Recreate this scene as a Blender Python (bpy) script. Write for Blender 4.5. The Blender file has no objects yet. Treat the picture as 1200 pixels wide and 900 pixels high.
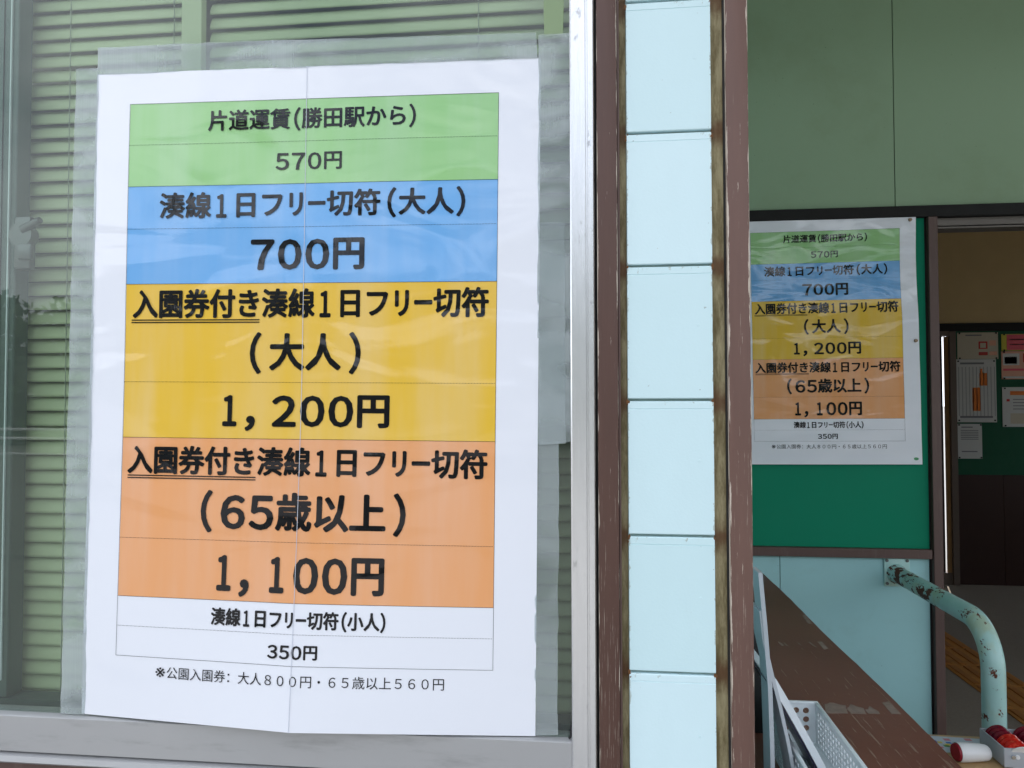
import bpy, bmesh, math, random
from mathutils import Vector, Matrix
random.seed(7)
sc = bpy.context.scene
col = sc.collection
R = math.radians

# ------------------------------------------------------------------ camera
cd = bpy.data.cameras.new("camera")
cam = bpy.data.objects.new("camera", cd)
col.objects.link(cam)
sc.camera = cam
cd.sensor_width = 36.0
cd.lens = 36.0 * 860 / 1200
cd.clip_start = 0.02
cd.clip_end = 2000
yaw, pitch, roll = R(6.25), R(1.58), R(-0.09)
fwd = Vector((-math.sin(yaw) * math.cos(pitch), math.cos(yaw) * math.cos(pitch), math.sin(pitch)))
rgt = Vector((math.cos(yaw), math.sin(yaw), 0))
upv = rgt.cross(fwd)
rr = math.cos(roll) * rgt + math.sin(roll) * upv
uu = -math.sin(roll) * rgt + math.cos(roll) * upv
cam.matrix_world = Matrix(((rr.x, uu.x, -fwd.x, 0), (rr.y, uu.y, -fwd.y, 0), (rr.z, uu.z, -fwd.z, 1.5), (0, 0, 0, 1)))

# ------------------------------------------------------------------ sky, sun, exposure
SUN_EL, SUN_AZ = R(62), R(20)          # azimuth measured from +Y towards +X: the sun stands behind the building
w = bpy.data.worlds.new("World")
sc.world = w
w.use_nodes = True
nt = w.node_tree
sky = nt.nodes.new('ShaderNodeTexSky')
sky.sky_type = 'NISHITA'
sky.sun_disc = False
sky.sun_elevation = SUN_EL
sky.sun_rotation = SUN_AZ
sky.air_density = 1.0
sky.dust_density = 2.5
nt.nodes['Background'].inputs[1].default_value = 0.15
# broken bright cloud over the blue
tcs = nt.nodes.new('ShaderNodeTexCoord')
mps = nt.nodes.new('ShaderNodeMapping')
mps.inputs['Scale'].default_value = (1, 1, 2.6)
nt.links.new(tcs.outputs['Generated'], mps.inputs[0])
cn = nt.nodes.new('ShaderNodeTexNoise')
cn.inputs['Scale'].default_value = 2.6
cn.inputs['Detail'].default_value = 7
cn.inputs['Roughness'].default_value = .55
nt.links.new(mps.outputs[0], cn.inputs['Vector'])
cm = nt.nodes.new('ShaderNodeMapRange')
cm.inputs['From Min'].default_value = .36
cm.inputs['From Max'].default_value = .60
nt.links.new(cn.outputs[0], cm.inputs[0])
cx = nt.nodes.new('ShaderNodeMix')
cx.data_type = 'RGBA'
cx.inputs[7].default_value = (11.5, 12.0, 13.0, 1)
nt.links.new(cm.outputs[0], cx.inputs[0])
nt.links.new(sky.outputs[0], cx.inputs[6])
nt.links.new(cx.outputs[2], nt.nodes['Background'].inputs[0])
ld = bpy.data.lights.new("sun", 'SUN')
ld.energy = 3.0
ld.angle = R(0.5)
ld.color = (1.0, 0.95, 0.88)
sun = bpy.data.objects.new("sun", ld)
col.objects.link(sun)
sd = Vector((math.sin(SUN_AZ) * math.cos(SUN_EL), math.cos(SUN_AZ) * math.cos(SUN_EL), math.sin(SUN_EL)))
sun.rotation_euler = sd.to_track_quat('Z', 'Y').to_euler()
sun.location = (2, 6, 8)
sc.view_settings.view_transform = 'Standard'
sc.view_settings.look = 'None'
sc.view_settings.exposure = 0.67
sc.view_settings.gamma = 1.0
sc.cycles.max_bounces = 10
sc.cycles.transparent_max_bounces = 16
sc.cycles.diffuse_bounces = 5


# ------------------------------------------------------------------ materials
def lin(c):
    return tuple(((v / 255) / 12.92 if v / 255 <= 0.04045 else ((v / 255 + 0.055) / 1.055) ** 2.4) for v in c) + (1,)


class NT:
    def __init__(s, name):
        s.m = bpy.data.materials.new(name)
        s.m.use_nodes = True
        s.t = s.m.node_tree
        s.b = s.t.nodes['Principled BSDF']
        s.out = s.t.nodes['Material Output']

    def n(s, ty, **kw):
        x = s.t.nodes.new(ty)
        for k, v in kw.items():
            setattr(x, k, v)
        return x

    def l(s, a, b):
        s.t.links.new(a, b)

    def coord(s, kind='Object', scale=(1, 1, 1), loc=(0, 0, 0)):
        tc = s.n('ShaderNodeTexCoord')
        mp = s.n('ShaderNodeMapping')
        mp.inputs['Scale'].default_value = scale
        mp.inputs['Location'].default_value = loc
        if kind == 'Object' and getattr(s, 'rnd', False):
            oi = s.n('ShaderNodeObjectInfo')
            va = s.n('ShaderNodeVectorMath', operation='ADD')
            s.l(tc.outputs[kind], va.inputs[0])
            s.l(s.math('MULTIPLY', oi.outputs['Random'], 13.0), va.inputs[1])
            s.l(va.outputs[0], mp.inputs['Vector'])
        else:
            s.l(tc.outputs[kind], mp.inputs['Vector'])
        return mp.outputs[0]

    def noise(s, vec, scale=5, detail=4, rough=0.55, dist=0.0):
        x = s.n('ShaderNodeTexNoise')
        x.inputs['Scale'].default_value = scale
        x.inputs['Detail'].default_value = detail
        x.inputs['Roughness'].default_value = rough
        x.inputs['Distortion'].default_value = dist
        s.l(vec, x.inputs['Vector'])
        return x.outputs[0]

    def step(s, v, lo, hi):
        x = s.n('ShaderNodeMapRange')
        x.interpolation_type = 'SMOOTHSTEP'
        x.inputs['From Min'].default_value = lo
        x.inputs['From Max'].default_value = hi
        s.l(v, x.inputs['Value'])
        return x.outputs[0]

    def math(s, op, a, b=None):
        x = s.n('ShaderNodeMath', operation=op)
        for i, v in enumerate((a, b)):
            if v is None:
                continue
            if isinstance(v, (int, float)):
                x.inputs[i].default_value = v
            else:
                s.l(v, x.inputs[i])
        return x.outputs[0]

    def mix(s, f, a, b):
        x = s.n('ShaderNodeMix', data_type='RGBA')
        for sock, v in ((x.inputs[0], f), (x.inputs[6], a), (x.inputs[7], b)):
            if isinstance(v, (int, float)):
                sock.default_value = v
            elif isinstance(v, tuple):
                sock.default_value = v
            else:
                s.l(v, sock)
        return x.outputs[2]

    def bump(s, h, strength=0.3, dist=0.001, into=None, prev=None):
        x = s.n('ShaderNodeBump')
        x.inputs['Strength'].default_value = strength
        x.inputs['Distance'].default_value = dist
        s.l(h, x.inputs['Height'])
        if prev is not None:
            s.l(prev, x.inputs['Normal'])
        if into is not None:
            s.l(x.outputs[0], into)
        return x.outputs[0]


def paint(name, c, rough=0.5, var=0.12, nscale=6, dirt=None, dirt_amt=0.3, dirt_scale=(1, 1, 1), bump=0.15, bscale=120, metal=0.0, spec=0.5, coord='Object', speck=None):
    s = NT(name)
    s.rnd = True
    v = s.coord(coord)
    c = lin(c)
    dk = tuple(x * (1 - var) for x in c[:3]) + (1,)
    lt = tuple(min(1, x * (1 + var)) for x in c[:3]) + (1,)
    base = s.mix(s.noise(v, nscale, 5), dk, lt)
    if dirt:
        v2 = s.coord(coord, dirt_scale)
        f = s.math('MULTIPLY', s.step(s.noise(v2, 9, 8, 0.65), 0.5, 0.75), dirt_amt)
        base = s.mix(f, base, lin(dirt))
    if speck:
        f = s.math('MULTIPLY', s.step(s.noise(v, 150, 2, 0.4), 0.775, 0.80), 0.5)
        base = s.mix(f, base, lin(speck))
    s.l(base, s.b.inputs['Base Color'])
    rg = s.n('ShaderNodeMapRange')
    rg.inputs['To Min'].default_value = max(0.02, rough - 0.08)
    rg.inputs['To Max'].default_value = min(1, rough + 0.12)
    s.l(s.noise(v, nscale * 3, 4), rg.inputs['Value'])
    s.l(rg.outputs[0], s.b.inputs['Roughness'])
    s.b.inputs['Metallic'].default_value = metal
    s.b.inputs['Specular IOR Level'].default_value = spec
    s.bump(s.noise(v, bscale, 3), bump, 0.001, s.b.inputs['Normal'])
    return s.m


def worn_wood(name, c, chip, half_w, edge=0.78, amount=0.0, streak=0.5, axis='X', chipc2=None):
    """painted timber, chipped along its two long edges, fine scratches along the grain"""
    s = NT(name)
    v = s.coord('Object')
    c = lin(c)
    base = s.mix(s.noise(s.coord('Object', (6, 6, .6)), 12, 5), tuple(x * .85 for x in c[:3]) + (1,), tuple(x * 1.15 for x in c[:3]) + (1,))
    sep = s.n('ShaderNodeSeparateXYZ')
    s.l(v, sep.inputs[0])
    ax = s.math('ABSOLUTE', sep.outputs[0])
    edge_m = s.step(s.math('DIVIDE', ax, half_w), edge, 0.99)
    n1 = s.noise(s.coord('Object', (260, 260, 16)), 1.0, 6, 0.7)
    chips = s.step(s.math('ADD', n1, s.math('MULTIPLY', edge_m, 0.20)), 0.665, 0.70)
    n2 = s.noise(s.coord('Object', (800, 800, 14), (3, 1, 0)), 1.0, 6, 0.72)
    # lower parts of the posts are scratched more (hands, bags)
    low = s.step(sep.outputs[2], 0.25, -0.55)
    scr = s.step(s.math('ADD', n2, s.math('MULTIPLY', low, streak * 0.13)), 0.665 - amount, 0.72 - amount)
    base = s.mix(s.math('MULTIPLY', scr, 0.6), base, lin(chipc2 or chip))
    base = s.mix(chips, base, lin(chip))
    s.l(base, s.b.inputs['Base Color'])
    s.b.inputs['Roughness'].default_value = 0.48
    h = s.math('ADD', s.math('MULTIPLY', chips, -1.0), s.math('MULTIPLY', s.noise(s.coord('Object', (200, 200, 8)), 1.0, 5), 0.6))
    s.bump(h, 0.5, 0.0006, s.b.inputs['Normal'])
    return s.m


M = {}
M['post'] = worn_wood('brown_painted_timber', (82, 55, 45), (184, 172, 156), 0.0125, streak=0.8)
M['post2'] = worn_wood('brown_painted_timber_right', (104, 76, 66), (196, 182, 166), 0.013, edge=0.72, streak=0.6)
M['brown'] = paint('brown_paint', (88, 66, 60), 0.45, dirt=(150, 135, 120), dirt_amt=0.15, dirt_scale=(8, 8, 1))
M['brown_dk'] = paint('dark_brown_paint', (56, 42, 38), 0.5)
M['black'] = paint('black_gap', (20, 19, 18), 0.8)
M['mint_board'] = paint('pale_mint_board_paint', (210, 234, 238), 0.42, var=0.035, nscale=9, bump=0.12, bscale=300, speck=(110, 120, 110))
def board_mat():
    s = NT('pale_mint_board_paint')
    s.rnd = True
    v = s.coord('Object')
    oi = s.n('ShaderNodeObjectInfo')
    base = s.mix(oi.outputs['Random'], lin((203, 230, 233)), lin((214, 237, 241)))
    base = s.mix(s.math('MULTIPLY', s.noise(s.coord('Object', (1, 1, .35)), 26, 6, .6), .12), base, lin((170, 192, 190)))
    tc = s.n('ShaderNodeTexCoord')
    sep = s.n('ShaderNodeSeparateXYZ')
    s.l(tc.outputs['Object'], sep.inputs[0])
    ex = s.step(s.math('ABSOLUTE', sep.outputs[0]), .0470, .0505)
    ez = s.step(sep.outputs[2], .068, .080)
    n = s.noise(s.coord('Object', (90, 90, 60)), 1.0, 6, .7)
    g = s.step(s.math('ADD', n, s.math('MULTIPLY', s.math('MAXIMUM', ex, s.math('MULTIPLY', ez, .6)), .20)), .69, .76)
    base = s.mix(s.math('MULTIPLY', g, .55), base, lin((140, 138, 112)))
    f = s.math('MULTIPLY', s.step(s.noise(v, 150, 2, .4), .775, .80), .5)
    base = s.mix(f, base, lin((110, 120, 110)))
    s.l(base, s.b.inputs['Base Color'])
    s.b.inputs['Roughness'].default_value = .42
    s.bump(s.math('ADD', s.noise(v, 300, 3), s.math('MULTIPLY', s.noise(v, 18, 2), 2.0)), .14, .001, s.b.inputs['Normal'])
    return s.m


M['mint_board'] = board_mat()
M['mint_wall'] = paint('mint_wall_paint', (160, 208, 210), 0.55, var=0.05, nscale=4, dirt=(110, 130, 110), dirt_amt=0.12, speck=(60, 70, 60))
M['mint_upper'] = paint('upper_mint_panel_paint', (144, 170, 138), 0.6, var=0.03, nscale=1.2, dirt=(100, 106, 62), dirt_amt=0.16, dirt_scale=(.35, .35, .35), speck=(40, 45, 35))  # darker, greener base than the mint panel below
M['green'] = paint('green_noticeboard', (0, 128, 96), 0.6, var=0.05, nscale=3, bump=0.1, spec=.2)
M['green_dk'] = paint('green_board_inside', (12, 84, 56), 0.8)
M['plaster'] = paint('cream_plaster', (206, 180, 132), 0.8, var=0.08)
M['wainscot'] = paint('dark_brown_panelling', (58, 36, 30), 0.5)
M['alu'] = None
M['counter'] = None


def alu():
    s = NT('anodised_aluminium')
    v = s.coord('Object')
    g = s.noise(s.coord('Object', (40, 40, 2)), 8, 4)
    base = s.mix(g, lin((206, 206, 206)), lin((226, 226, 226)))
    spots = s.step(s.noise(s.coord('Object', (1, 1, .6)), 60, 4, 0.7), 0.62, 0.74)
    base = s.mix(s.math('MULTIPLY', spots, 0.45), base, lin((84, 84, 82)))
    s.l(base, s.b.inputs['Base Color'])
    s.b.inputs['Metallic'].default_value = 0.75
    s.b.inputs['Roughness'].default_value = 0.26
    s.bump(s.noise(s.coord('Object', (30, 30, 300)), 3, 3), 0.08, 0.0005, s.b.inputs['Normal'])
    return s.m


M['alu'] = alu()
M['alu_h'] = paint('anodised_sill', (176, 176, 176), 0.4, var=.06, nscale=4, metal=0.45, dirt=(96, 96, 92), dirt_amt=.3, dirt_scale=(1, 1, 5))
M['alu_dk'] = paint('grey_green_sash', (78, 92, 86), 0.4, metal=0.3, bump=.02)
M['white_strip'] = paint('white_gasket', (196, 204, 206), 0.4)
M['rubber'] = paint('black_rubber', (26, 26, 26), 0.7)
M['slat'] = paint('sage_blind_slat', (180, 188, 152), 0.5, var=0.04, nscale=3, bump=0.04)
M['cord'] = paint('pale_cord', (150, 156, 140), 0.8)
M['room'] = paint('office_wall', (104, 106, 92), 0.9)
M['steel'] = paint('dull_steel', (104, 106, 104), 0.35, metal=0.8, bump=.02)
M['grey_lid'] = paint('light_grey_plastic', (176, 180, 186), 0.4)


def channel():
    s = NT('olive_channel_with_rust')
    v = s.coord('Object')
    sep = s.n('ShaderNodeSeparateXYZ')
    s.l(v, sep.inputs[0])
    base = s.mix(s.step(s.noise(s.coord('Object', (60, 60, 12)), 1.0, 6, .7), .35, .65), lin((104, 90, 54)), lin((166, 154, 118)))
    # rust weeps from each board joint, every 163 mm
    zz = s.math('FRACT', s.math('ADD', s.math('DIVIDE', sep.outputs[2], 0.163), 0.478))
    d = s.math('ABSOLUTE', s.math('SUBTRACT', zz, 0.5))
    rust = s.step(s.math('ADD', d, s.math('MULTIPLY', s.noise(v, 70, 4), 0.16)), 0.24, 0.08)
    base = s.mix(s.math('MULTIPLY', rust, 0.85), base, lin((92, 56, 24)))
    pt = s.step(s.noise(s.coord('Object', (90, 90, 14)), 1.0, 6, .75), 0.60, 0.72)
    base = s.mix(s.math('MULTIPLY', pt, 0.7), base, lin((84, 60, 30)))
    s.l(base, s.b.inputs['Base Color'])
    s.b.inputs['Roughness'].default_value = 0.7
    s.bump(s.noise(v, 220, 5), 0.5, 0.001, s.b.inputs['Normal'])
    return s.m


M['channel'] = channel()


def counter_mat():
    s = NT('brown_counter_paint')
    v = s.coord('Object')
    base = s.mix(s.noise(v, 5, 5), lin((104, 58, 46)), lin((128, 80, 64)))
    rot = s.n('ShaderNodeMapping')
    rot.inputs['Rotation'].default_value = (0, 0, R(28))
    rot.inputs['Scale'].default_value = (150, 9, 1)
    tc = s.n('ShaderNodeTexCoord')
    s.l(tc.outputs['Object'], rot.inputs[0])
    sep = s.n('ShaderNodeSeparateXYZ')
    s.l(tc.outputs['Object'], sep.inputs[0])
    near = s.step(sep.outputs[1], 0.2, -0.45)
    n = s.noise(rot.outputs[0], 1.0, 5, .65)
    scr = s.step(s.math('ADD', n, s.math('MULTIPLY', near, .09)), 0.675, 0.72)
    base = s.mix(s.math('MULTIPLY', scr, 0.75), base, lin((158, 136, 118)))
    s.l(base, s.b.inputs['Base Color'])
    s.b.inputs['Roughness'].default_value = 0.42
    s.bump(s.math('ADD', s.math('MULTIPLY', scr, -.7), s.noise(v, 60, 4)), 0.25, 0.0008, s.b.inputs['Normal'])
    return s.m


M['counter'] = counter_mat()
M['residue'] = paint('old_tape_residue', (144, 124, 112), 0.7, var=.35, nscale=60)


def poster_mat(name, bands, reflect_scale=1.0):
    """laminated paper: coloured bands are flat print, the film on top is glossy and slightly wavy"""
    s = NT(name)
    tc = s.n('ShaderNodeTexCoord')
    uv = tc.outputs['UV']
    sep = s.n('ShaderNodeSeparateXYZ')
    s.l(uv, sep.inputs[0])
    u_, v_ = sep.outputs[0], sep.outputs[1]
    if bands:
        white = lin((228, 230, 236))
        band = white
        for p, c in [(.0425, (150, 198, 134)), (.1525, (112, 170, 222)), (.2812, (226, 184, 62)), (.4815, (228, 160, 104)), (.6862, (228, 230, 236))]:
            band = s.mix(s.math('GREATER_THAN', v_, p), band, lin(c))
        inx = s.math('MULTIPLY', s.math('GREATER_THAN', u_, .0487), s.math('LESS_THAN', u_, .5415))
        # faded inkjet banding
        colr = s.mix(inx, white, band)
        mp = s.n('ShaderNodeMapping')
        mp.inputs['Scale'].default_value = (14, 1.6, 1)
        s.l(uv, mp.inputs[0])
        f1 = s.math('MULTIPLY', s.step(s.noise(mp.outputs[0], 1.0, 4), .35, .75), .16)
        colr = s.mix(f1, colr, white)
        s.l(colr, s.b.inputs['Base Color'])
    else:
        s.b.inputs['Base Color'].default_value = (.006, .006, .008, 1)
    s.b.inputs['Roughness'].default_value = 0.6
    s.b.inputs['Coat Weight'].default_value = 1.0
    s.b.inputs['Coat Roughness'].default_value = 0.06
    s.b.inputs['Coat IOR'].default_value = 1.42
    s.b.inputs['Specular IOR Level'].default_value = 0.05
    mp = s.n('ShaderNodeMapping')
    mp.inputs['Scale'].default_value = (5 * reflect_scale, 11 * reflect_scale, 1)
    s.l(uv, mp.inputs[0])
    big = s.noise(mp.outputs[0], 1.0, 2, .4, .6)
    mp2 = s.n('ShaderNodeMapping')
    mp2.inputs['Scale'].default_value = (160, 45, 1)
    s.l(uv, mp2.inputs[0])
    fine = s.noise(mp2.outputs[0], 1.0, 3, .6)
    h = s.math('ADD', s.math('MULTIPLY', big, 8.0), s.math('MULTIPLY', fine, 0.09))
    s.bump(h, 1.0, 0.0011, s.b.inputs['Coat Normal'])
    return s.m


M['poster'] = poster_mat('laminated_price_poster', True)
M['ink'] = poster_mat('black_ink_under_film', False)
M['poster_far'] = poster_mat('laminated_price_poster_by_the_entrance', True, .9)
M['ink_far'] = poster_mat('black_ink_under_film_by_the_entrance', False, .9)
M['edge'] = paint('film_edge', (196, 200, 210), 0.3)


def glass():
    s = NT('window_glass')
    s.t.nodes.remove(s.b)
    tr = s.n('ShaderNodeBsdfTransparent')
    tr.inputs[0].default_value = (.88, .93, .90, 1)
    gl = s.n('ShaderNodeBsdfGlossy')
    gl.inputs['Roughness'].default_value = 0.008
    lw = s.n('ShaderNodeLayerWeight')
    fc = s.math('POWER', lw.outputs['Facing'], 5.0)
    fr = s.math('ADD', s.math('MULTIPLY', fc, .94), .030)
    bp = s.bump(s.noise(s.coord('Object'), 2.5, 0), 0.12, 0.002)
    s.l(bp, gl.inputs['Normal'])
    mx = s.n('ShaderNodeMixShader')
    s.l(fr, mx.inputs[0])
    s.l(tr.outputs[0], mx.inputs[1])
    s.l(gl.outputs[0], mx.inputs[2])
    df = s.n('ShaderNodeBsdfDiffuse')
    df.inputs[0].default_value = (.6, .62, .6, 1)
    mx2 = s.n('ShaderNodeMixShader')
    f = s.math('MULTIPLY', s.noise(s.coord('Object', (1, 1, .4)), 14, 5), 0.06)
    s.l(f, mx2.inputs[0])
    s.l(mx.outputs[0], mx2.inputs[1])
    s.l(df.outputs[0], mx2.inputs[2])
    s.l(mx2.outputs[0], s.out.inputs[0])
    return s.m


def film(name, lo, hi, scale=(12, 12, 30)):
    s = NT(name)
    s.t.nodes.remove(s.b)
    tr = s.n('ShaderNodeBsdfTransparent')
    tr.inputs[0].default_value = (.93, .95, .95, 1)
    p = s.n('ShaderNodeBsdfPrincipled')
    p.inputs['Base Color'].default_value = (.55, .60, .60, 1)
    p.inputs['Roughness'].default_value = 0.16
    n = s.noise(s.coord('Object', scale), 1.0, 3, .5, .3)
    r = s.n('ShaderNodeMapRange')
    r.inputs['From Min'].default_value = .42
    r.inputs['From Max'].default_value = .58
    r.inputs['To Min'].default_value = lo
    r.inputs['To Max'].default_value = hi
    s.l(n, r.inputs[0])
    n2 = s.noise(s.coord('Object', (900, 1, 6)), 1.0, 2, .5)
    amt = s.math('ADD', r.outputs[0], s.math('MULTIPLY', s.math('SUBTRACT', n2, .5), .12))
    s.bump(s.math('ADD', n, s.math('MULTIPLY', n2, .1)), .9, .003, p.inputs['Normal'])
    mx = s.n('ShaderNodeMixShader')
    s.l(amt, mx.inputs[0])
    s.l(tr.outputs[0], mx.inputs[1])
    s.l(p.outputs[0], mx.inputs[2])
    s.l(mx.outputs[0], s.out.inputs[0])
    return s.m


M['glass'] = glass()
M['tape'] = film('clear_packing_tape', .20, .46, (9, 9, 16))
M['tape2'] = film('clear_packing_tape_dull', .16, .30, (9, 9, 12))
M['strip_green'] = paint('yellow_green_strip', (128, 148, 108), 0.4)


def rusty_pipe():
    s = NT('mint_pipe_paint_with_rust')
    v = s.coord('Object')
    sep = s.n('ShaderNodeSeparateXYZ')
    s.l(v, sep.inputs[0])
    base = s.mix(s.noise(v, 14, 5), lin((150, 196, 188)), lin((184, 218, 214)))
    yl = s.step(s.noise(s.coord('Object', (1, 1, .5)), 12, 4), .52, .68)
    base = s.mix(s.math('MULTIPLY', yl, .45), base, lin((176, 176, 120)))
    # the horizontal run is rusted through more than the upright
    far = s.step(sep.outputs[1], 2.02, 2.45)
    top = s.math('MULTIPLY', far, 0.085)
    n = s.noise(s.coord('Object', (34, 15, 26)), 1.0, 7, .68)
    rust = s.step(s.math('ADD', n, top), .60, .615)
    rc = s.mix(s.noise(v, 90, 4), lin((52, 30, 20)), lin((124, 66, 42)))
    base = s.mix(rust, base, rc)
    s.l(base, s.b.inputs['Base Color'])
    rg = s.math('ADD', s.math('MULTIPLY', rust, .4), .36)
    s.l(rg, s.b.inputs['Roughness'])
    s.bump(s.math('ADD', s.math('MULTIPLY', rust, -.8), s.math('MULTIPLY', s.noise(v, 150, 4), .4)), .5, .0012, s.b.inputs['Normal'])
    return s.m


M['pipe'] = rusty_pipe()


def asphalt(name, c, sc_=1.0):
    s = NT(name)
    v = s.coord('Object')
    a = s.noise(v, 90 * sc_, 6, .7)
    b = s.noise(v, 1.3, 5)
    base = s.mix(a, tuple(x * .6 for x in lin(c)[:3]) + (1,), tuple(x * 1.5 for x in lin(c)[:3]) + (1,))
    base = s.mix(s.math('MULTIPLY', b, .5), base, tuple(x * .8 for x in lin(c)[:3]) + (1,))
    s.l(base, s.b.inputs['Base Color'])
    s.b.inputs['Roughness'].default_value = .85
    s.bump(a, .4, .003, s.b.inputs['Normal'])
    return s.m


M['asphalt'] = asphalt('pale_forecourt_concrete', (136, 135, 132))
M['concrete'] = asphalt('concrete_floor', (146, 138, 126), 1.5)
M['tactile'] = paint('worn_yellow_tactile_block', (190, 132, 62), .7, var=.2, nscale=8, dirt=(90, 76, 50), dirt_amt=.5)
M['tactile_ridge'] = paint('worn_tactile_ridge', (172, 112, 48), .6, var=.2, nscale=8)
M['ceiling'] = paint('white_ceiling_boards', (170, 172, 164), .8)
M['leaf'] = paint('leaves', (58, 84, 40), .6, var=.4, nscale=1.5)
M['plywood'] = paint('tan_table_top', (198, 164, 118), .4, var=.06)
M['board_grey'] = paint('pale_grey_card', (186, 190, 196), .35, var=.04)
M['board_edge'] = paint('white_card_edge', (222, 226, 230), .5, var=.03)
M['dark_print'] = paint('dark_printed_cover', (36, 34, 58), .3)
M['basket'] = paint('grey_white_basket_plastic', (222, 228, 230), .38, var=.03)
M['white_pl'] = paint('white_plastic', (232, 232, 232), .3, var=.02)
M['red_dk'] = paint('dark_red_plastic', (150, 12, 40), .4)
M['red'] = paint('red_wrapped_disc', (200, 36, 26), .18, var=.3, nscale=60, dirt=(240, 120, 90), dirt_amt=.8, dirt_scale=(9, 9, 9), bump=.6, bscale=90)
M['red2'] = paint('dark_red_wrapped_disc', (120, 20, 40), .18, var=.5, nscale=60, dirt=(30, 20, 36), dirt_amt=.9, dirt_scale=(9, 9, 9), bump=.6, bscale=90)
M['clear_pl'] = film('cloudy_clear_plastic', .5, .7, (20, 20, 20))
M['chrome'] = paint('bright_screw', (210, 214, 220), .15, metal=1.0)
M['wood'] = paint('yellowed_wood_strip', (170, 130, 84), .6)
M['frame_gb'] = paint('grey_brown_frame', (112, 98, 88), .5)
M['header'] = paint('grey_metal_header', (108, 102, 96), .4, metal=.4)


def flat(name, c, rough=.5):
    if name not in M:
        M[name] = paint(name, c, rough, var=.04, nscale=20, bump=.05)
    return M[name]


# ------------------------------------------------------------------ builders
def link(name, me, m, parent=None):
    o = bpy.data.objects.new(name, me)
    col.objects.link(o)
    if m is not None and me is not None and not me.materials:
        me.materials.append(m)
    if parent is not None:
        o.parent = parent
    return o


def bm_obj(name, bm, m, parent=None, smooth=False, loc=None):
    me = bpy.data.meshes.new(name)
    bm.normal_update()
    bm.to_mesh(me)
    bm.free()
    if smooth:
        for p in me.polygons:
            p.use_smooth = True
    me.set_sharp_from_angle(angle=R(40))
    o = link(name, me, m, parent)
    if loc is not None:
        o.location = loc
    return o


def add_box(bm, x0, x1, y0, y1, z0, z1, bev=0.0, seg=1):
    g = bmesh.ops.create_cube(bm, size=1.0)['verts']
    bmesh.ops.scale(bm, verts=g, vec=(x1 - x0, y1 - y0, z1 - z0))
    bmesh.ops.translate(bm, verts=g, vec=((x0 + x1) / 2, (y0 + y1) / 2, (z0 + z1) / 2))
    if bev > 0:
        es = list({e for v in g for e in v.link_edges})
        bmesh.ops.bevel(bm, geom=es, offset=bev, segments=seg, affect='EDGES', profile=.5)


def box(name, m, parent, x0, x1, y0, y1, z0, z1, bev=0.0, seg=1):
    """origin at the box centre so that object coordinates run from the middle"""
    bm = bmesh.new()
    hx, hy, hz = (x1 - x0) / 2, (y1 - y0) / 2, (z1 - z0) / 2
    add_box(bm, -hx, hx, -hy, hy, -hz, hz, bev, seg)
    o = bm_obj(name, bm, m, parent)
    o.location = ((x0 + x1) / 2, (y0 + y1) / 2, (z0 + z1) / 2)
    return o


def add_cyl(bm, p0, p1, r0, r1=None, seg=24, cap=True):
    p0, p1 = Vector(p0), Vector(p1)
    r1 = r0 if r1 is None else r1
    d = p1 - p0
    g = bmesh.ops.create_cone(bm, cap_ends=cap, segments=seg, radius1=r0, radius2=r1, depth=d.length)['verts']
    mt = Matrix.Translation((p0 + p1) / 2) @ d.to_track_quat('Z', 'Y').to_matrix().to_4x4()
    bmesh.ops.transform(bm, matrix=mt, verts=g)
    return g


def extrude_profile(bm, pts, x0, x1):
    """pts: (y, z) closed outline extruded along x"""
    a = [bm.verts.new((x0, y, z)) for y, z in pts]
    b = [bm.verts.new((x1, y, z)) for y, z in pts]
    n = len(pts)
    bm.faces.new(a)
    bm.faces.new(b[::-1])
    for i in range(n):
        bm.faces.new((a[i], b[i], b[(i + 1) % n], a[(i + 1) % n]))
    bmesh.ops.recalc_face_normals(bm, faces=bm.faces)


def thing(name, label, cat, loc=(0, 0, 0), group=None):
    o = bpy.data.objects.new(name, None)
    o.empty_display_size = .05
    col.objects.link(o)
    o['label'] = label
    o['category'] = cat
    if group:
        o['group'] = group
    return o


def tag(o, label, cat, group=None):
    o['label'] = label
    o['category'] = cat
    if group:
        o['group'] = group
    return o


def structure(o):
    o['kind'] = 'structure'
    return o


Y0 = 0.9        # front wall
YB = 2.62       # wall with the noticeboard
YF = 6.45       # far wall of the waiting room

# ------------------------------------------------------------------ ground and floor
bm = bmesh.new()
g = 400
bm.faces.new([bm.verts.new(p) for p in ((-g, -g, 0), (g, -g, 0), (g, g, 0), (-g, g, 0))])
structure(bm_obj('ground', bm, M['asphalt']))
floor = structure(box('floor', M['concrete'], None, .2, 5.0, .3, 6.9, -.1, .012))
# tactile blocks, each 300 mm with four raised bars
bmt = bmesh.new()
add_box(bmt, -.148, .148, -.148, .148, 0, .006, .001)
bmr = bmesh.new()
for k in range(4):
    xx = -.1125 + .075 * k
    add_box(bmr, xx - .0175, xx + .0175, -.136, .136, .0055, .0115, .002)
t0 = bm_obj('tactile_block', bmt, M['tactile'], floor)
r0 = bm_obj('raised_bars', bmr, M['tactile_ridge'], t0)
fl = Vector(floor.location)
for i in range(13):
    a = t0 if i == 0 else t0.copy()
    if i:
        col.objects.link(a)
        b = r0.copy()
        col.objects.link(b)
        b.parent = a
    a.location = Vector((2.125, 2.5 + .3 * i, .0122)) - fl

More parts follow.
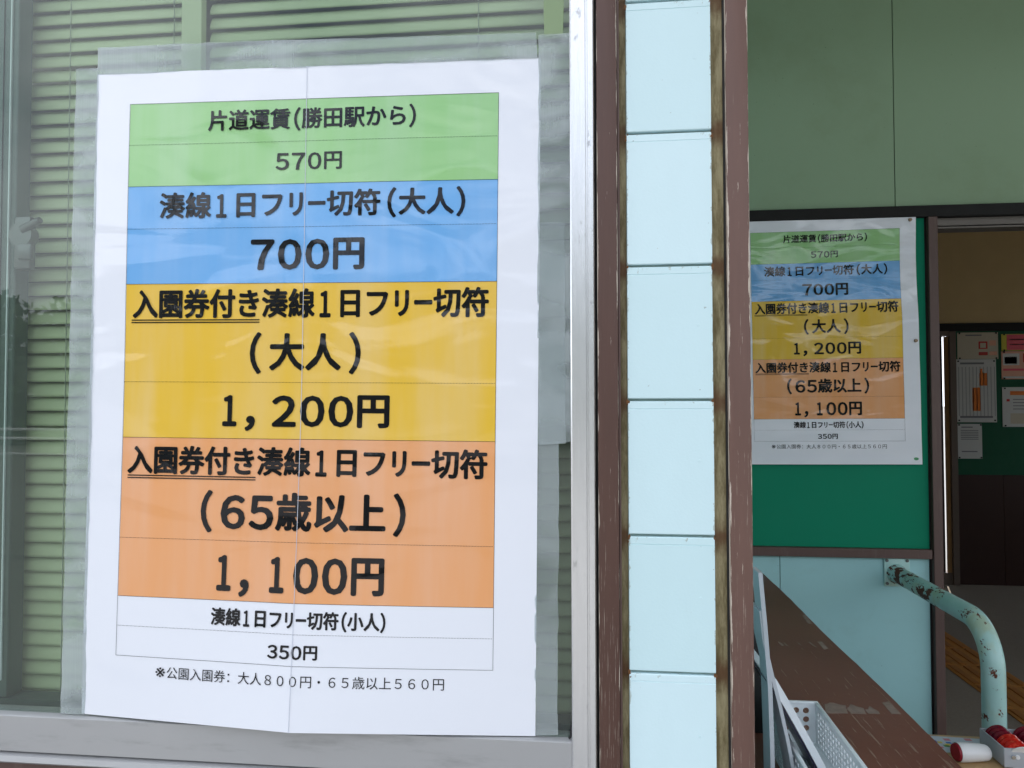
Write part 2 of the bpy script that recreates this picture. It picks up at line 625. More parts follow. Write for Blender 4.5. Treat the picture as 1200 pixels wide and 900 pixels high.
# ------------------------------------------------------------------ station building shell
shell = thing('station_building', 'small station building with mint boards and brown timber, seen from its ticket window', 'building')
box('wall_below_window', M['brown'], shell, -3.0, .0045, .905, 1.0, 0, 1.0295)
box('wall_above_window', M['mint_board'], shell, -3.0, .0045, .91, 1.0, 2.36, 3.0)
box('wall_left_of_window', M['mint_board'], shell, -3.0, -1.62, .91, 1.0, 1.0295, 2.36)
box('office_side_wall', M['mint_wall'], shell, .1455, .1865, .951, 2.6, 0, 3.0)
box('office_back_wall', M['room'], shell, -3.0, .14, 3.2, 3.3, 0, 3.0)
box('office_end_wall', M['room'], shell, -3.1, -3.0, .9, 6.6, 0, 3.0)
box('office_floor', M['room'], shell, -3.0, .14, 1.0, 3.2, .001, .02)
box('roof', M['ceiling'], shell, -3.3, 5.4, .62, 6.95, 3.13, 3.26)
box('waiting_room_ceiling', M['ceiling'], shell, .19, 5.0, 2.75, 6.4, 3.06, 3.09)
box('porch_ceiling', M['ceiling'], shell, .19, 5.0, .93, 2.6, 3.02, 3.05)
box('waiting_room_end_wall', M['plaster'], shell, 5.0, 5.1, 2.62, 6.6, 0, 1.0)  # unseen end wall; its opening is added to let sky light in
box('waiting_room_end_wall', M['plaster'], shell, 5.0, 5.1, 2.62, 6.6, 2.3, 3.1)
box('waiting_room_end_wall', M['plaster'], shell, 5.0, 5.1, 2.62, 4.9, 1.0, 2.3)
box('waiting_room_end_wall', M['plaster'], shell, 5.0, 5.1, 6.0, 6.6, 1.0, 2.3)
box('waiting_room_side_wall', M['plaster'], shell, .1, .14, 3.301, 6.45, 0, 3.0)
canopy = thing('shade_canopy', 'unseen canopy shaped to shade the recess at the station entrance', 'canopy')  # out of view, its reach set to shade the recess
box('canopy_deck', M['ceiling'], canopy, .30, 5.3, -.20, .9, 2.76, 2.84)
box('canopy_fascia', M['brown'], canopy, .30, 5.3, -.24, -.20, 2.70, 2.88)
for px in (4.9,):
    box('canopy_post', M['brown'], canopy, px, px + .1, -.15, -.05, 0, 2.76)

# ------------------------------------------------------------------ ticket window
win = thing('ticket_window', 'aluminium framed ticket window with green blinds behind its glass', 'window')
bm = bmesh.new()
extrude_profile(bm, [(.896, 1.0475), (.896, 1.0925), (.8985, 1.0945), (.925, 1.0945), (.925, 1.0475)], -1.6, -.0265)
bm_obj('bottom_rail', bm, M['alu_h'], win)
bm = bmesh.new()
extrude_profile(bm, [(.893, 1.0335), (.891, 1.036), (.893, 1.0425), (.897, 1.0445), (.925, 1.0445), (.925, 1.0300), (.9, 1.0300)], -1.6, -.0275)
bm_obj('sill_lip', bm, M['alu_h'], win)
# right jamb with its stepped face
bm = bmesh.new()
prof = [(-.0262, .925), (-.0262, .896), (-.0245, .8945), (-.0075, .8945), (-.0068, .8965), (-.0048, .8965), (-.0042, .8935), (.0020, .8935), (.0036, .8965), (.0038, .925)]
a = [bm.verts.new((x, y, 1.0)) for x, y in prof]
b = [bm.verts.new((x, y, 2.36)) for x, y in prof]
bm.faces.new(a)
bm.faces.new(b[::-1])
for i in range(len(prof)):
    bm.faces.new((a[i], b[i], b[(i + 1) % len(prof)], a[(i + 1) % len(prof)]))
bmesh.ops.recalc_face_normals(bm, faces=bm.faces)
jm = bm_obj('jamb', bm, M['alu'], win)
box('jamb', M['alu'], win, -1.62, -1.59, .896, .925, 1.03, 2.36)
box('top_rail', M['alu_h'], win, -1.59, -.027, .896, .925, 2.32, 2.355)
box('glass_pane', M['glass'], win, -1.588, -.0268, .9065, .9115, 1.095, 2.319)
st = box('inner_stile', M['alu_dk'], win, -.900, -.806, .944, .972, 1.095, 2.32, .002)
box('gasket_line', M['white_strip'], win, -.8158, -.8140, .941, .9435, 1.12, 2.32)
box('gasket_line', M['black'], win, -.8275, -.8268, .9425, .9438, 1.12, 2.32)
box('inner_sill', M['alu_dk'], win, -1.58, -.03, .945, .975, 1.07, 1.094)
box('gap_shadow_strip', M['rubber'], win, .0040, .0064, .905, .92, 1.0, 3.0)
box('mullion', M['slat'], win, -.5730, -.5430, .962, .976, 1.08, 2.35, .001)
# crescent lock on the stile
lock = bmesh.new()
add_cyl(lock, (-.783, .925, 1.735), (-.783, .942, 1.735), .017, .015, 24)
add_box(lock, -.797, -.772, .930, .943, 1.688, 1.762, .004, 2)
add_cyl(lock, (-.780, .927, 1.742), (-.750, .921, 1.753), .006, .0045, 12)
add_box(lock, -.786, -.764, .922, .930, 1.700, 1.722, .003, 2)
bm_obj('crescent_lock', lock, M['steel'], win)

# corner rubber
bm = bmesh.new()
pts = [Vector((-.0300, .901, 1.0960)), Vector((-.0280, .901, 1.0985)), Vector((-.0272, .901, 1.1040)), Vector((-.0270, .901, 1.1120))]
for p, q in zip(pts, pts[1:]):
    add_cyl(bm, p, q, .0014, .0014, 8)
bm_obj('rubber_corner', bm, M['rubber'], win)

# blinds: every slat is an object of its own
PITCH = .02098
ZTOP = 2.0882 + 10 * PITCH


def slat_mesh(w):
    bm = bmesh.new()
    n = 5
    rows = []
    for i in range(n + 1):
        t = i / n
        z = .0112 - t * .0209                          # nearly closed, a shallow crown, lower edge nearer the room front
        y = -.0085 * t - .0020 * math.sin(math.pi * t)
        rows.append((y, z))
    f = [(bm.verts.new((-w / 2, y, z)), bm.verts.new((w / 2, y, z))) for y, z in rows]
    bk = [(bm.verts.new((-w / 2, y + .0004, z)), bm.verts.new((w / 2, y + .0004, z))) for y, z in rows]
    for i in range(n):
        bm.faces.new((f[i][0], f[i][1], f[i + 1][1], f[i + 1][0]))
        bm.faces.new((bk[i][0], bk[i + 1][0], bk[i + 1][1], bk[i][1]))
    bm.faces.new((f[0][0], bk[0][0], bk[0][1], f[0][1]))
    bm.faces.new((f[n][1], bk[n][1], bk[n][0], f[n][0]))
    bmesh.ops.recalc_face_normals(bm, faces=bm.faces)
    me = bpy.data.meshes.new('slat')
    bm.to_mesh(me)
    bm.free()
    for p in me.polygons:
        p.use_smooth = True
    me.materials.append(M['slat'])
    return me


def blind(x0, x1, label, cords, yb, tilt):
    t = thing('venetian_blind', label, 'blind', group='green blinds behind the ticket window')
    me = slat_mesh(x1 - x0)
    k = 0
    z = ZTOP
    while z > 1.075:
        o = link('slat', me, None, t)
        o.location = ((x0 + x1) / 2, yb + random.uniform(-.0004, .0004), z + random.uniform(-.0003, .0003))
        o.rotation_euler = (random.uniform(-.03, .03), tilt + random.uniform(-.0006, .0006), 0)
        z -= PITCH
        k += 1
    for cx in cords:
        bm = bmesh.new()
        add_cyl(bm, (cx, yb - .0085, 1.09), (cx, yb - .0085, ZTOP + .02), .0006, .0006, 6)
        zz = ZTOP - .009
        while zz > 1.1:
            add_box(bm, cx - .0012, cx + .0012, yb - .0098, yb - .0075, zz - .001, zz + .001)
            zz -= PITCH
        bm_obj('ladder_cord', bm, M['cord'], t)
    box('head_rail', M['slat'], t, x0, x1, yb - .012, yb + .012, ZTOP + .02, ZTOP + .045, .002)
    return t


blind(-1.55, -.5765, 'sage green venetian blind left of the mullion, beside the window lock', (-.5965, -.757), .992, 0)
blind(-.5415, -.0290, 'sage green venetian blind right of the mullion, mostly behind the poster', (-.1530,), .9905, 0)

# ------------------------------------------------------------------ price posters
FOLD = .292


def bulge(u, v):
    t = max(0.0, (v - .40) / .441)
    e = .0245 * t ** 1.4
    return e * (u / FOLD if u < FOLD else (.594 - u) / (.594 - FOLD))


def near_map(u, v, d=0.0):
    s, t = u / .594, v / .841
    xl = -.656 - .009 * t
    x = xl + .594 * s
    ztop = 1.942 - .010 * s
    zb = 1.097 - .001 * s
    z = ztop + (zb - ztop) * t
    y = .9030 - bulge(u, v) - .0006 * math.sin(u * 17 + 1) * math.sin(v * 11) * min(1, v * 8) - d
    return Vector((x, y, z))


def far_map(u, v, d=0.0):
    s, t = u / .594, v / .841
    x = .4965 + u + .008 * t
    if v < .36:
        x -= .009 * math.sin(math.pi * v / .36) * (u / .594) * .4
    z = 2.137 - .004 * (1 - s) - v
    y = YB - .016 - .0016 * math.sin(u * 14 + v * 9) * math.sin(v * 13 + .6) - .003 - d
    return Vector((x, y, z))


def grid(u0, u1, v0, v1, nu, nv, mp, d, thick=.0005):
    bm = bmesh.new()
    uvl = bm.loops.layers.uv.new('UVMap')
    vs, vb = {}, {}
    for j in range(nv + 1):
        for i in range(nu + 1):
            u = u0 + (u1 - u0) * i / nu
            v = v0 + (v1 - v0) * j / nv
            vs[i, j] = (bm.verts.new(mp(u, v, d)), u, v)
            vb[i, j] = (bm.verts.new(mp(u, v, d - thick)), u, v)

    def face(q):
        f = bm.faces.new([a[0] for a in q])
        for lp, a in zip(f.loops, q):
            lp[uvl].uv = (a[1], a[2])
        return f
    for j in range(nv):
        for i in range(nu):
            face([vs[i, j], vs[i, j + 1], vs[i + 1, j + 1], vs[i + 1, j]]).smooth = True
            face([vb[i, j], vb[i + 1, j], vb[i + 1, j + 1], vb[i, j + 1]]).smooth = True
    for i in range(nu):
        face([vs[i, 0], vs[i + 1, 0], vb[i + 1, 0], vb[i, 0]])
        face([vs[i, nv], vb[i, nv], vb[i + 1, nv], vs[i + 1, nv]])
    for j in range(nv):
        face([vs[0, j], vb[0, j], vb[0, j + 1], vs[0, j + 1]])
        face([vs[nu, j], vs[nu, j + 1], vb[nu, j + 1], vb[nu, j]])
    return bm


# every line: text, u0, u1, v centre, kanji height, weight offset
LINES = [
    ("片道運賃（勝田駅から）", .1581, .436, .0690, .0255, 0.026, 0.5),
    ("570円", .2512, .3399, .1238, .0232, 0.022, 1),
    ("湊線1日フリー切符（大人）", .0934, .5006, .1802, .0320, 0.031, 0.62),
    ("700円", .2197, .3714, .2447, .0406, 0.036, 1),
    ("入園券付き湊線1日フリー切符", .0587, .5317, .3091, .0350, 0.036, 0.6),
    ("（大人）", .2214, .3683, .3724, .0447, 0.032, 0.98),
    ("1，200円", .1864, .4068, .4463, .0412, 0.036, 1),
    ("入園券付き湊線1日フリー切符", .0567, .5321, .5120, .0340, 0.036, 0.6),
    ("（65歳以上）", .1608, .4303, .5756, .0446, 0.036, 0.92),
    ("1，100円", .1857, .4049, .6525, .0460, 0.038, 1),
    ("湊線1日フリー切符（小人）", .1800, .4081, .7076, .0206, 0.036, 0.52),
    ("350円", .2585, .3235, .7460, .0174, 0.034, 1),
    ("※公園入園券：大人８００円・６５歳以上５６０円", .1061, .4820, .7810, .0145, -0.01, 1),
]


GLYPH = {}


def glyph(ch):
    """outline of one character as plain vertex and face lists, one em high"""
    if ch not in GLYPH:
        cu = bpy.data.curves.new('line', 'FONT')
        cu.body = ch
        cu.size = 1.0
        cu.resolution_u = 3
        o = bpy.data.objects.new('line', cu)
        col.objects.link(o)
        bpy.context.view_layer.update()
        me = bpy.data.meshes.new_from_object(o.evaluated_get(bpy.context.evaluated_depsgraph_get()))
        bpy.data.objects.remove(o)
        vs = [(v.co.x, v.co.y) for v in me.vertices]
        fs = [tuple(p.vertices) for p in me.polygons]
        bpy.data.meshes.remove(me)
        xs, ys = [v[0] for v in vs], [v[1] for v in vs]
        GLYPH[ch] = (vs, fs, min(xs), max(xs), min(ys), max(ys))
    return GLYPH[ch]


WIDE = {c: chr(ord(c) + 0xFEE0) for c in '0123456789'}
DW = {'1': .34}


def layout(txt, pad, thin):
    """cells of (vertices, faces); kanji keep their em cell, figures and brackets are fitted to the print's own widths"""
    out, x = [], 0.0
    for ch in txt:
        if thin:
            vs, fs, a, b, c, d = glyph(ch)
            if ch == '※':
                vs = [(.1 + (p[0] - a) / (b - a) * .8, 0 + (p[1] - c) / (d - c) * .76) for p in vs]
            out.append(([(p[0] + x, p[1]) for p in vs], fs))
            x += 1.0
            continue
        if ch in WIDE:
            vs, fs, a, b, c, d = glyph(WIDE[ch])
            wd = DW.get(ch, .62)
            cx = x + .40
            if ch == '1':
                cx -= .02
            vs = [(cx + ((p[0] - a) / (b - a) - .5) * wd, -.07 + (p[1] - c) / (d - c) * .82) for p in vs]
            adv = .80
        elif ch in '（）':
            vs, fs, a, b, c, d = glyph(ch)
            cx = x + pad * (.62 if ch == '（' else .38)
            vs = [(cx + ((p[0] - a) / (b - a) - .5) * .26, -.17 + (p[1] - c) / (d - c) * 1.04) for p in vs]
            adv = pad
        elif ch == '，':
            vs, fs, a, b, c, d = glyph(ch)
            vs = [(x + .06 + (p[0] - a) * 1.15, -.20 + (p[1] - c) * 1.1) for p in vs]
            adv = .74
        else:
            vs, fs, *_ = glyph(ch)
            sq = {'リ': .80, 'ー': .74}.get(ch, 1.0)
            vs = [(x + p[0] * sq, p[1]) for p in vs]
            adv = sq
        out.append((vs, fs))
        x += adv
    return out


def place_line(spec, mp, mat, parent, d, fold):
    txt, u0, u1, vc, h, off, pad = spec
    cells = layout(txt, pad, off < 0)
    wgt = max(0.0, off)
    xs = [p[0] for vs, fs in cells for p in vs]
    x0, x1 = min(xs) - wgt, max(xs) + wgt
    sx, sy = (u1 - u0) / (x1 - x0), h / .90
    bm = bmesh.new()
    for vs, fs in cells:
        bv = [bm.verts.new((u0 + (p[0] - x0) * sx, vc - (p[1] - TXT_MID) * sy, 0)) for p in vs]
        for f in fs:
            try:
                bm.faces.new([bv[i] for i in f])
            except ValueError:
                pass
    if fold:
        bmesh.ops.bisect_plane(bm, geom=bm.verts[:] + bm.edges[:] + bm.faces[:], plane_co=(fold, 0, 0), plane_no=(1, 0, 0), dist=1e-6)
    if wgt > 0:
        base = bm.verts[:] + bm.edges[:] + bm.faces[:]
        rx, ry = wgt * sx, wgt * sy * .8
        for q in range(8):
            r = bmesh.ops.duplicate(bm, geom=base)
            vs = [x for x in r['geom'] if isinstance(x, bmesh.types.BMVert)]
            bmesh.ops.translate(bm, verts=vs, vec=(rx * math.cos(q * math.pi / 4), ry * math.sin(q * math.pi / 4), -.000012 * (q + 1)))
    return bend(bm, mp, mat, parent, d, 'price_line')


TXT_MID = .33


def bend(bm, mp, mat, parent, d, name):
    uvl = bm.loops.layers.uv.get('UVMap') or bm.loops.layers.uv.new('UVMap')
    for f in bm.faces:
        f.normal_update()
        if f.normal.z > 0:
            f.normal_flip()
        for lp in f.loops:
            lp[uvl].uv = (lp.vert.co.x, lp.vert.co.y)
    for v in bm.verts:
        v.co = mp(v.co.x, v.co.y, d - v.co.z)
    return bm_obj(name, bm, mat, parent)


def rule_quads(bm, u0, u1, v0, v1, step=.01):
    n = max(1, int(max(u1 - u0, v1 - v0) / step))
    hor = (u1 - u0) > (v1 - v0)
    prev = None
    cuts = [i / n for i in range(n + 1)]
    if hor and u0 < FOLD < u1:
        cuts = sorted(cuts + [(FOLD - u0) / (u1 - u0)])
    for t in cuts:
        if hor:
            x = u0 + (u1 - u0) * t
            a, b = bm.verts.new((x, v0, 0)), bm.verts.new((x, v1, 0))
        else:
            y = v0 + (v1 - v0) * t
            a, b = bm.verts.new((u0, y, 0)), bm.verts.new((u1, y, 0))
        if prev:
            bm.faces.new((prev[0], prev[1], b, a))
        prev = (a, b)


def rules(mp, mat, parent, d):
    L, Rr, h = .0487, .5415, .00022
    bm = bmesh.new()
    for v in (.0425, .1525, .2812, .4815, .6862, .7622):
        rule_quads(bm, L, Rr, v - h, v + h)
    for u in (L, Rr):
        rule_quads(bm, u - h, u + h, .0425, .7622)
    bend(bm, mp, mat, parent, d, 'table_border')
    bm = bmesh.new()
    for v in (.0973, .2086, .4091, .6112, .7240):
        u = L
        while u < Rr - .001:
            a = [bm.verts.new(p) for p in ((u, v - .0003, 0), (u + .0009, v - .0003, 0), (u + .0009, v + .0003, 0), (u, v + .0003, 0))]
            bm.faces.new(a)
            u += .0019
    bend(bm, mp, mat, parent, d, 'dotted_rule')
    for v in (.3300, .5322):
        bm = bmesh.new()
        rule_quads(bm, .0573, .2336, v - .0023, v - .0009)
        rule_quads(bm, .0573, .2336, v + .0009, v + .0023)
        bend(bm, mp, mat, parent, d, 'double_underline')


near = thing('price_poster', 'large price poster taped to the ticket window glass, creased down its middle', 'poster', group='fare price posters')
bm_obj('paper_sheet', grid(0, FOLD, 0, .841, 24, 60, near_map, 0), M['poster'], near)
bm_obj('paper_sheet', grid(FOLD - .0006, .594, 0, .841, 24, 60, near_map, .00035), M['poster'], near)
for s_ in LINES:
    place_line(s_, near_map, M['ink'], near, .0009, FOLD)
rules(near_map, M['ink'], near, .0008)

bm_obj('fold_crease', grid(FOLD - .0007, FOLD + .0000, 0, .841, 1, 60, near_map, .0012, .0002), M['edge'], near)

far = thing('price_poster', 'price poster pinned on the green noticeboard, partly hidden by the brown post', 'poster', group='fare price posters')
bm_obj('paper_sheet', grid(0, .594, 0, .841, 40, 50, far_map, 0), M['poster_far'], far)
for s_ in LINES:
    place_line(s_, far_map, M['ink_far'], far, .0007, None)
rules(far_map, M['ink_far'], far, .0006)
for (u, v) in ((.575, .015), (.583, .425), (.02, .015)):
    bm = bmesh.new()
    p = far_map(u, v)
    add_cyl(bm, p, p - Vector((0, .006, 0)), .006, .005, 12)
    bm_obj('drawing_pin', bm, flat('pin_tan', (150, 124, 96)), far)
bm = bmesh.new()
p = far_map(.575, .822)
g_ = add_cyl(bm, p - Vector((0, .0002, 0)), p - Vector((0, .0012, 0)), .006, .006, 16)
bmesh.ops.scale(bm, verts=g_, vec=(1.3, 1, .8), space=Matrix.Translation(-p))
bm_obj('green_mark', bm, flat('green_mark', (70, 150, 96)), far)


# tape strips and a green strip
def tape(pts, m, y=.9028, n=16, rag=.0008, name='tape_strip'):
    """pts: four corners (x,z) top-left, top-right, bottom-right, bottom-left"""
    bm = bmesh.new()
    tl, tr, br, bl = [Vector((p[0], 0, p[1])) for p in pts]
    wide = (tr - tl).length > (bl - tl).length
    rows = []
    for i in range(n + 1):
        t = i / n
        a, b = (tl.lerp(tr, t), bl.lerp(br, t)) if wide else (tl.lerp(bl, t), tr.lerp(br, t))
        j = Vector((0, 0, 1)) if wide else Vector((1, 0, 0))
        a = a + j * random.uniform(-rag, rag)
        b = b + j * random.uniform(-rag, rag)
        row = []
        for k in range(4):
            q = a.lerp(b, k / 3)
            row.append(bm.verts.new((q.x, y - random.uniform(0, .0005), q.z)))
        rows.append(row)
    for i in range(n):
        for k in range(3):
            f = bm.faces.new((rows[i][k], rows[i][k + 1], rows[i + 1][k + 1], rows[i + 1][k]))
            f.smooth = True
    bmesh.ops.recalc_face_normals(bm, faces=bm.faces)
    if bm.faces[:][0].normal.y > 0:
        bmesh.ops.reverse_faces(bm, faces=bm.faces)
    r = bmesh.ops.extrude_face_region(bm, geom=bm.faces[:])
    bmesh.ops.translate(bm, verts=[v for v in r['geom'] if isinstance(v, bmesh.types.BMVert)], vec=(0, .00006, 0))
    return bm_obj(name, bm, m, near)


tape([(-.6554, 1.9775), (-.4095, 1.9745), (-.4080, 1.9385), (-.6550, 1.9405)], M['tape'], .9030)
tape([(-.412, 1.9730), (-.0680, 1.9640), (-.0660, 1.9310), (-.4100, 1.9370)], M['tape'], .9021)
tape([(-.6860, 1.9505), (-.6535, 1.9495), (-.6600, 1.0965), (-.6940, 1.0960)], M['tape'], .9024, 40)
tape([(-.0645, 1.9612), (-.0265, 1.9612), (-.0262, 1.4540), (-.0680, 1.4500)], M['tape'], .9026, 30)
tape([(-.0690, 1.4575), (-.0408, 1.4545), (-.0440, 1.0985), (-.0720, 1.0962)], M['tape2'], .9034, 24)
tape([(-.0640, 1.7250), (-.0330, 1.7240), (-.0330, 1.4520), (-.0660, 1.4500)], M['tape2'], .9012, 20)
o = tape([(-.0585, 2.36), (-.0345, 2.36), (-.0340, 1.9605), (-.0580, 1.9600)], M['strip_green'], .9052, 12, name='green_strip')  # yellow-green strip on the glass above the poster's right edge

# ------------------------------------------------------------------ boarded pier right of the window
pier = thing('boarded_pier', 'narrow pier of pale mint boards between two scratched brown posts', 'pillar')
box('brown_post', M['post'], pier, .0066, .0312, .8925, .95, .0, 3.12, .0012, 2)
box('trim_strip', M['brown'], pier, .0316, .0342, .8965, .94, .0, 3.0, .0006)
box('rusty_channel', M['channel'], pier, .0345, .0425, .9085, .94, .0, 3.0)
box('rusty_channel', M['channel'], pier, .1445, .1600, .9065, .94, .0, 3.0)
box('brown_post', M['post2'], pier, .1606, .1865, .8915, .95, .0, 3.12, .0012, 2)
box('dark_groove', M['rubber'], pier, .1588, .1604, .8990, .9060, .0, 3.0)
box('backing_strip', flat('joint_backing', (150, 172, 168)), pier, .0426, .1444, .9068, .94, 0, 3.0)
# board joints: bottoms of boards at these heights
bm = bmesh.new()
P_ = .163
prof = [(.9065, 0), (.9008, .0), (.9000, .0010), (.9000, .1500), (.9007, .1504), (.9007, .1508), (.9000, .1512), (.9000, .1585), (.9010, .1597), (.9065, .1597)]
extrude_profile(bm, [(y, z - .08) for y, z in prof], -.0505, .0505)
me = bpy.data.meshes.new('board')
bm.to_mesh(me)
bm.free()
z = 1.8326 - 11 * P_
while z < 2.95:
    o = link('board', me, M['mint_board'], pier)
    o.location = (.0935 + random.uniform(-.0003, .0003), random.uniform(-.0004, .0004), z + .08)
    if z > .9:
        for sx, sz in ((.136, .088),) if random.random() < .8 else ():
            bmn = bmesh.new()
            nx = .030 + random.uniform(-.004, .004)
            add_cyl(bmn, (nx, .9004, sz - .08), (nx, .8996, sz - .08), .0018, .0016, 16)
            bm_obj('nail_head', bmn, M['mint_board'], o)
    # rust crumbs where the joint meets the channels
    for ex in (.0432, .1440):
        bmc = bmesh.new()
        for q in range(5):
            g_ = bmesh.ops.create_icosphere(bmc, subdivisions=1, radius=random.uniform(.0011, .0024))['verts']
            bmesh.ops.scale(bmc, verts=g_, vec=(.8, .5, random.uniform(.8, 1.8)))
            bmesh.ops.translate(bmc, verts=g_, vec=(ex + random.uniform(-.0013, .0013), .9005, z - .002 - random.uniform(0, .008)))
        bm_obj('rust_crust', bmc, flat('rust_crust', (104, 70, 40), .9), pier)
    z += P_

# ------------------------------------------------------------------ wall with the noticeboard
nw = thing('noticeboard_wall', 'recessed wall with green noticeboard over a mint panel and under green upper panels', 'wall')
box('upper_panel', M['mint_upper'], nw, .19, 1.0310, YB, YB + .06, 2.171, 3.12)
box('upper_panel', M['mint_upper'], nw, 1.0345, 3.2, YB + .0015, YB + .06, 2.171, 3.12)
box('seam_backing', M['black'], nw, 1.02, 1.05, YB + .005, YB + .055, 2.172, 2.99)
box('head_beam', M['black'], nw, .19, 3.2, YB - .022, YB + .07, 2.131, 2.1695, .001)
box('green_board', M['green'], nw, .19, 1.1225, YB - .004, YB + .05, 1.0125, 2.1305)
box('board_rail', M['brown'], nw, .19, 1.1245, YB - .022, YB + .05, .981, 1.012, .0015)
box('lower_panel', M['mint_wall'], nw, .19, .6360, YB, YB + .05, .0, .9805)
box('lower_panel', M['mint_wall'], nw, .6385, 1.1225, YB, YB + .05, .0, .9805)
box('seam_backing', M['black'], nw, .63, .645, YB + .004, YB + .048, .001, .98)
box('shadow_gap_strip', M['black'], nw, .0 + 1.1228, 1.1278, YB - .002, YB + .06, .0, 2.1305)
box('door_post', M['brown'], nw, 1.1282, 1.1585, YB - .024, YB + .09, .0, 2.1305, .0015)
box('door_header', M['header'], nw, 1.1590, 3.0, YB + .0, YB + .08, 2.103, 2.1300, .001)
box('header_lip', M['header'], nw, 1.1590, 3.0, YB - .006, YB + .06, 2.092, 2.099, .001)
box('far_door_post', M['brown'], nw, 3.0, 3.1, YB - .02, YB + .09, .0, 2.1305)
box('wall_beyond_door', M['mint_wall'], nw, 3.1, 5.0, YB, YB + .06, .0, 3.0)
box('wall_over_door', M['mint_upper'], nw, 3.2005, 5.0, YB - .002, YB - .0005, 2.5, 2.9)

# ------------------------------------------------------------------ handrail
rail = thing('handrail', 'bent pipe handrail with flaking mint paint and rust, bolted to the mint wall', 'handrail')
RX, RZ, RAD, BR = 1.0145, .928, .0275, .115
path = [Vector((RX, YB - .004, RZ))]
yb_ = 2.016
n = 14
path += [Vector((RX, yb_ + BR + (YB - .004 - yb_ - BR) * (1 - i / 20), RZ)) for i in range(1, 21)]
for i in range(1, n + 1):
    a = math.pi / 2 * i / n
    path.append(Vector((RX, yb_ + BR - BR * math.sin(a), RZ - BR + BR * math.cos(a))))
path += [Vector((RX, yb_, (RZ - BR) * (1 - i / 20) + .012 * i / 20)) for i in range(1, 21)]
bm = bmesh.new()
rings = []
for i, p in enumerate(path):
    tdir = (path[min(i + 1, len(path) - 1)] - path[max(i - 1, 0)]).normalized()
    sx = Vector((1, 0, 0))
    up_ = sx.cross(tdir)
    ring = [bm.verts.new(p + RAD * (math.cos(2 * math.pi * k / 32) * sx + math.sin(2 * math.pi * k / 32) * up_)) for k in range(32)]
    rings.append(ring)
for a, b in zip(rings, rings[1:]):
    for k in range(32):
        bm.faces.new((a[k], a[(k + 1) % 32], b[(k + 1) % 32], b[k]))
bm.faces.new(rings[0][::-1])
bm.faces.new(rings[-1])
bmesh.ops.recalc_face_normals(bm, faces=bm.faces)
bm_obj('pipe', bm, M['pipe'], rail, smooth=True)
box('wall_flange', M['pipe'], rail, .975, 1.058, YB - .009, YB - .0005, .885, .982, .003, 2)
for sx in (.984, 1.049):
    for sz in (.895, .972):
        bm = bmesh.new()
        add_cyl(bm, (sx, YB - .009, sz), (sx, YB - .0125, sz), .0055, .0045, 12)
        bm_obj('screw', bm, M['steel'], rail)
bm = bmesh.new()
add_cyl(bm, (RX, YB - .009, RZ), (RX, YB - .026, RZ), .0325, .0285, 32)
bm_obj('collar', bm, M['pipe'], rail, smooth=False)
bm = bmesh.new()
add_cyl(bm, (RX, yb_, .0125), (RX, yb_, .022), .055, .05, 32)
bm_obj('floor_flange', bm, M['pipe'], rail)

# ------------------------------------------------------------------ counter
ct = thing('ticket_counter', 'brown painted counter shelf with scratches and old tape marks', 'counter')
ZC = .928
bm = bmesh.new()
n = 40
ys = [.96 + (2.612 - .96) * i / n for i in range(n + 1)]
top_l, top_r, bot_l, bot_r = [], [], [], []
for y in ys:
    x = .574 + .006 * (1 - (y - 1.0) / 1.6) + .0016 * math.sin(y * 9) + random.uniform(-.0007, .0007)
    top_l.append(bm.verts.new((.1875, y, ZC)))
    top_r.append(bm.verts.new((x - .003, y, ZC)))
    bot_r.append(bm.verts.new((x, y, ZC - .004)))
    bot_l.append((bm.verts.new((x, y, ZC - .03)), bm.verts.new((.1875, y, ZC - .03))))
for i in range(n):
    bm.faces.new((top_l[i], top_r[i], top_r[i + 1], top_l[i + 1]))
    bm.faces.new((top_r[i], bot_r[i], bot_r[i + 1], top_r[i + 1]))
    bm.faces.new((bot_r[i], bot_l[i][0], bot_l[i + 1][0], bot_r[i + 1]))
    bm.faces.new((bot_l[i][0], bot_l[i][1], bot_l[i + 1][1], bot_l[i + 1][0]))
for i in (0, n):
    bm.faces.new((top_l[i], top_r[i], bot_r[i], bot_l[i][0], bot_l[i][1]))
bmesh.ops.translate(bm, verts=bm.verts, vec=(-.38, -1.75, 0))
bmesh.ops.recalc_face_normals(bm, faces=bm.faces)
cto = bm_obj('counter_top', bm, M['counter'], ct)
cto.location = (.38, 1.75, 0)
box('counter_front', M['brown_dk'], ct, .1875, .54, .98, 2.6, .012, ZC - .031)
marks = [[(.437, 1.467), (.449, 1.481), (.474, 1.468), (.4665, 1.430), (.425, 1.427)],
         [(.471, 1.451), (.478, 1.462), (.485, 1.476), (.494, 1.463), (.504, 1.459), (.499, 1.431), (.472, 1.430)],
         [(.503, 1.451), (.511, 1.455), (.519, 1.468), (.526, 1.446), (.524, 1.434), (.504, 1.433)],
         [(.548, 1.491), (.564, 1.497), (.563, 1.438), (.546, 1.436)],
         [(.535, 1.851), (.546, 1.852), (.546, 1.796), (.540, 1.80), (.533, 1.789)],
         [(.561, 2.076), (.571, 2.077), (.566, 1.999), (.555, 1.997)],
         [(.440, 1.841), (.444, 1.841), (.448, 1.810), (.442, 1.809)],
         [(.452, 1.838), (.455, 1.840), (.458, 1.812), (.454, 1.811)],
         [(.484, 1.842), (.490, 1.836), (.489, 1.818), (.486, 1.822)],
         [(.512, 1.846), (.517, 1.848), (.521, 1.806), (.517, 1.812)]]
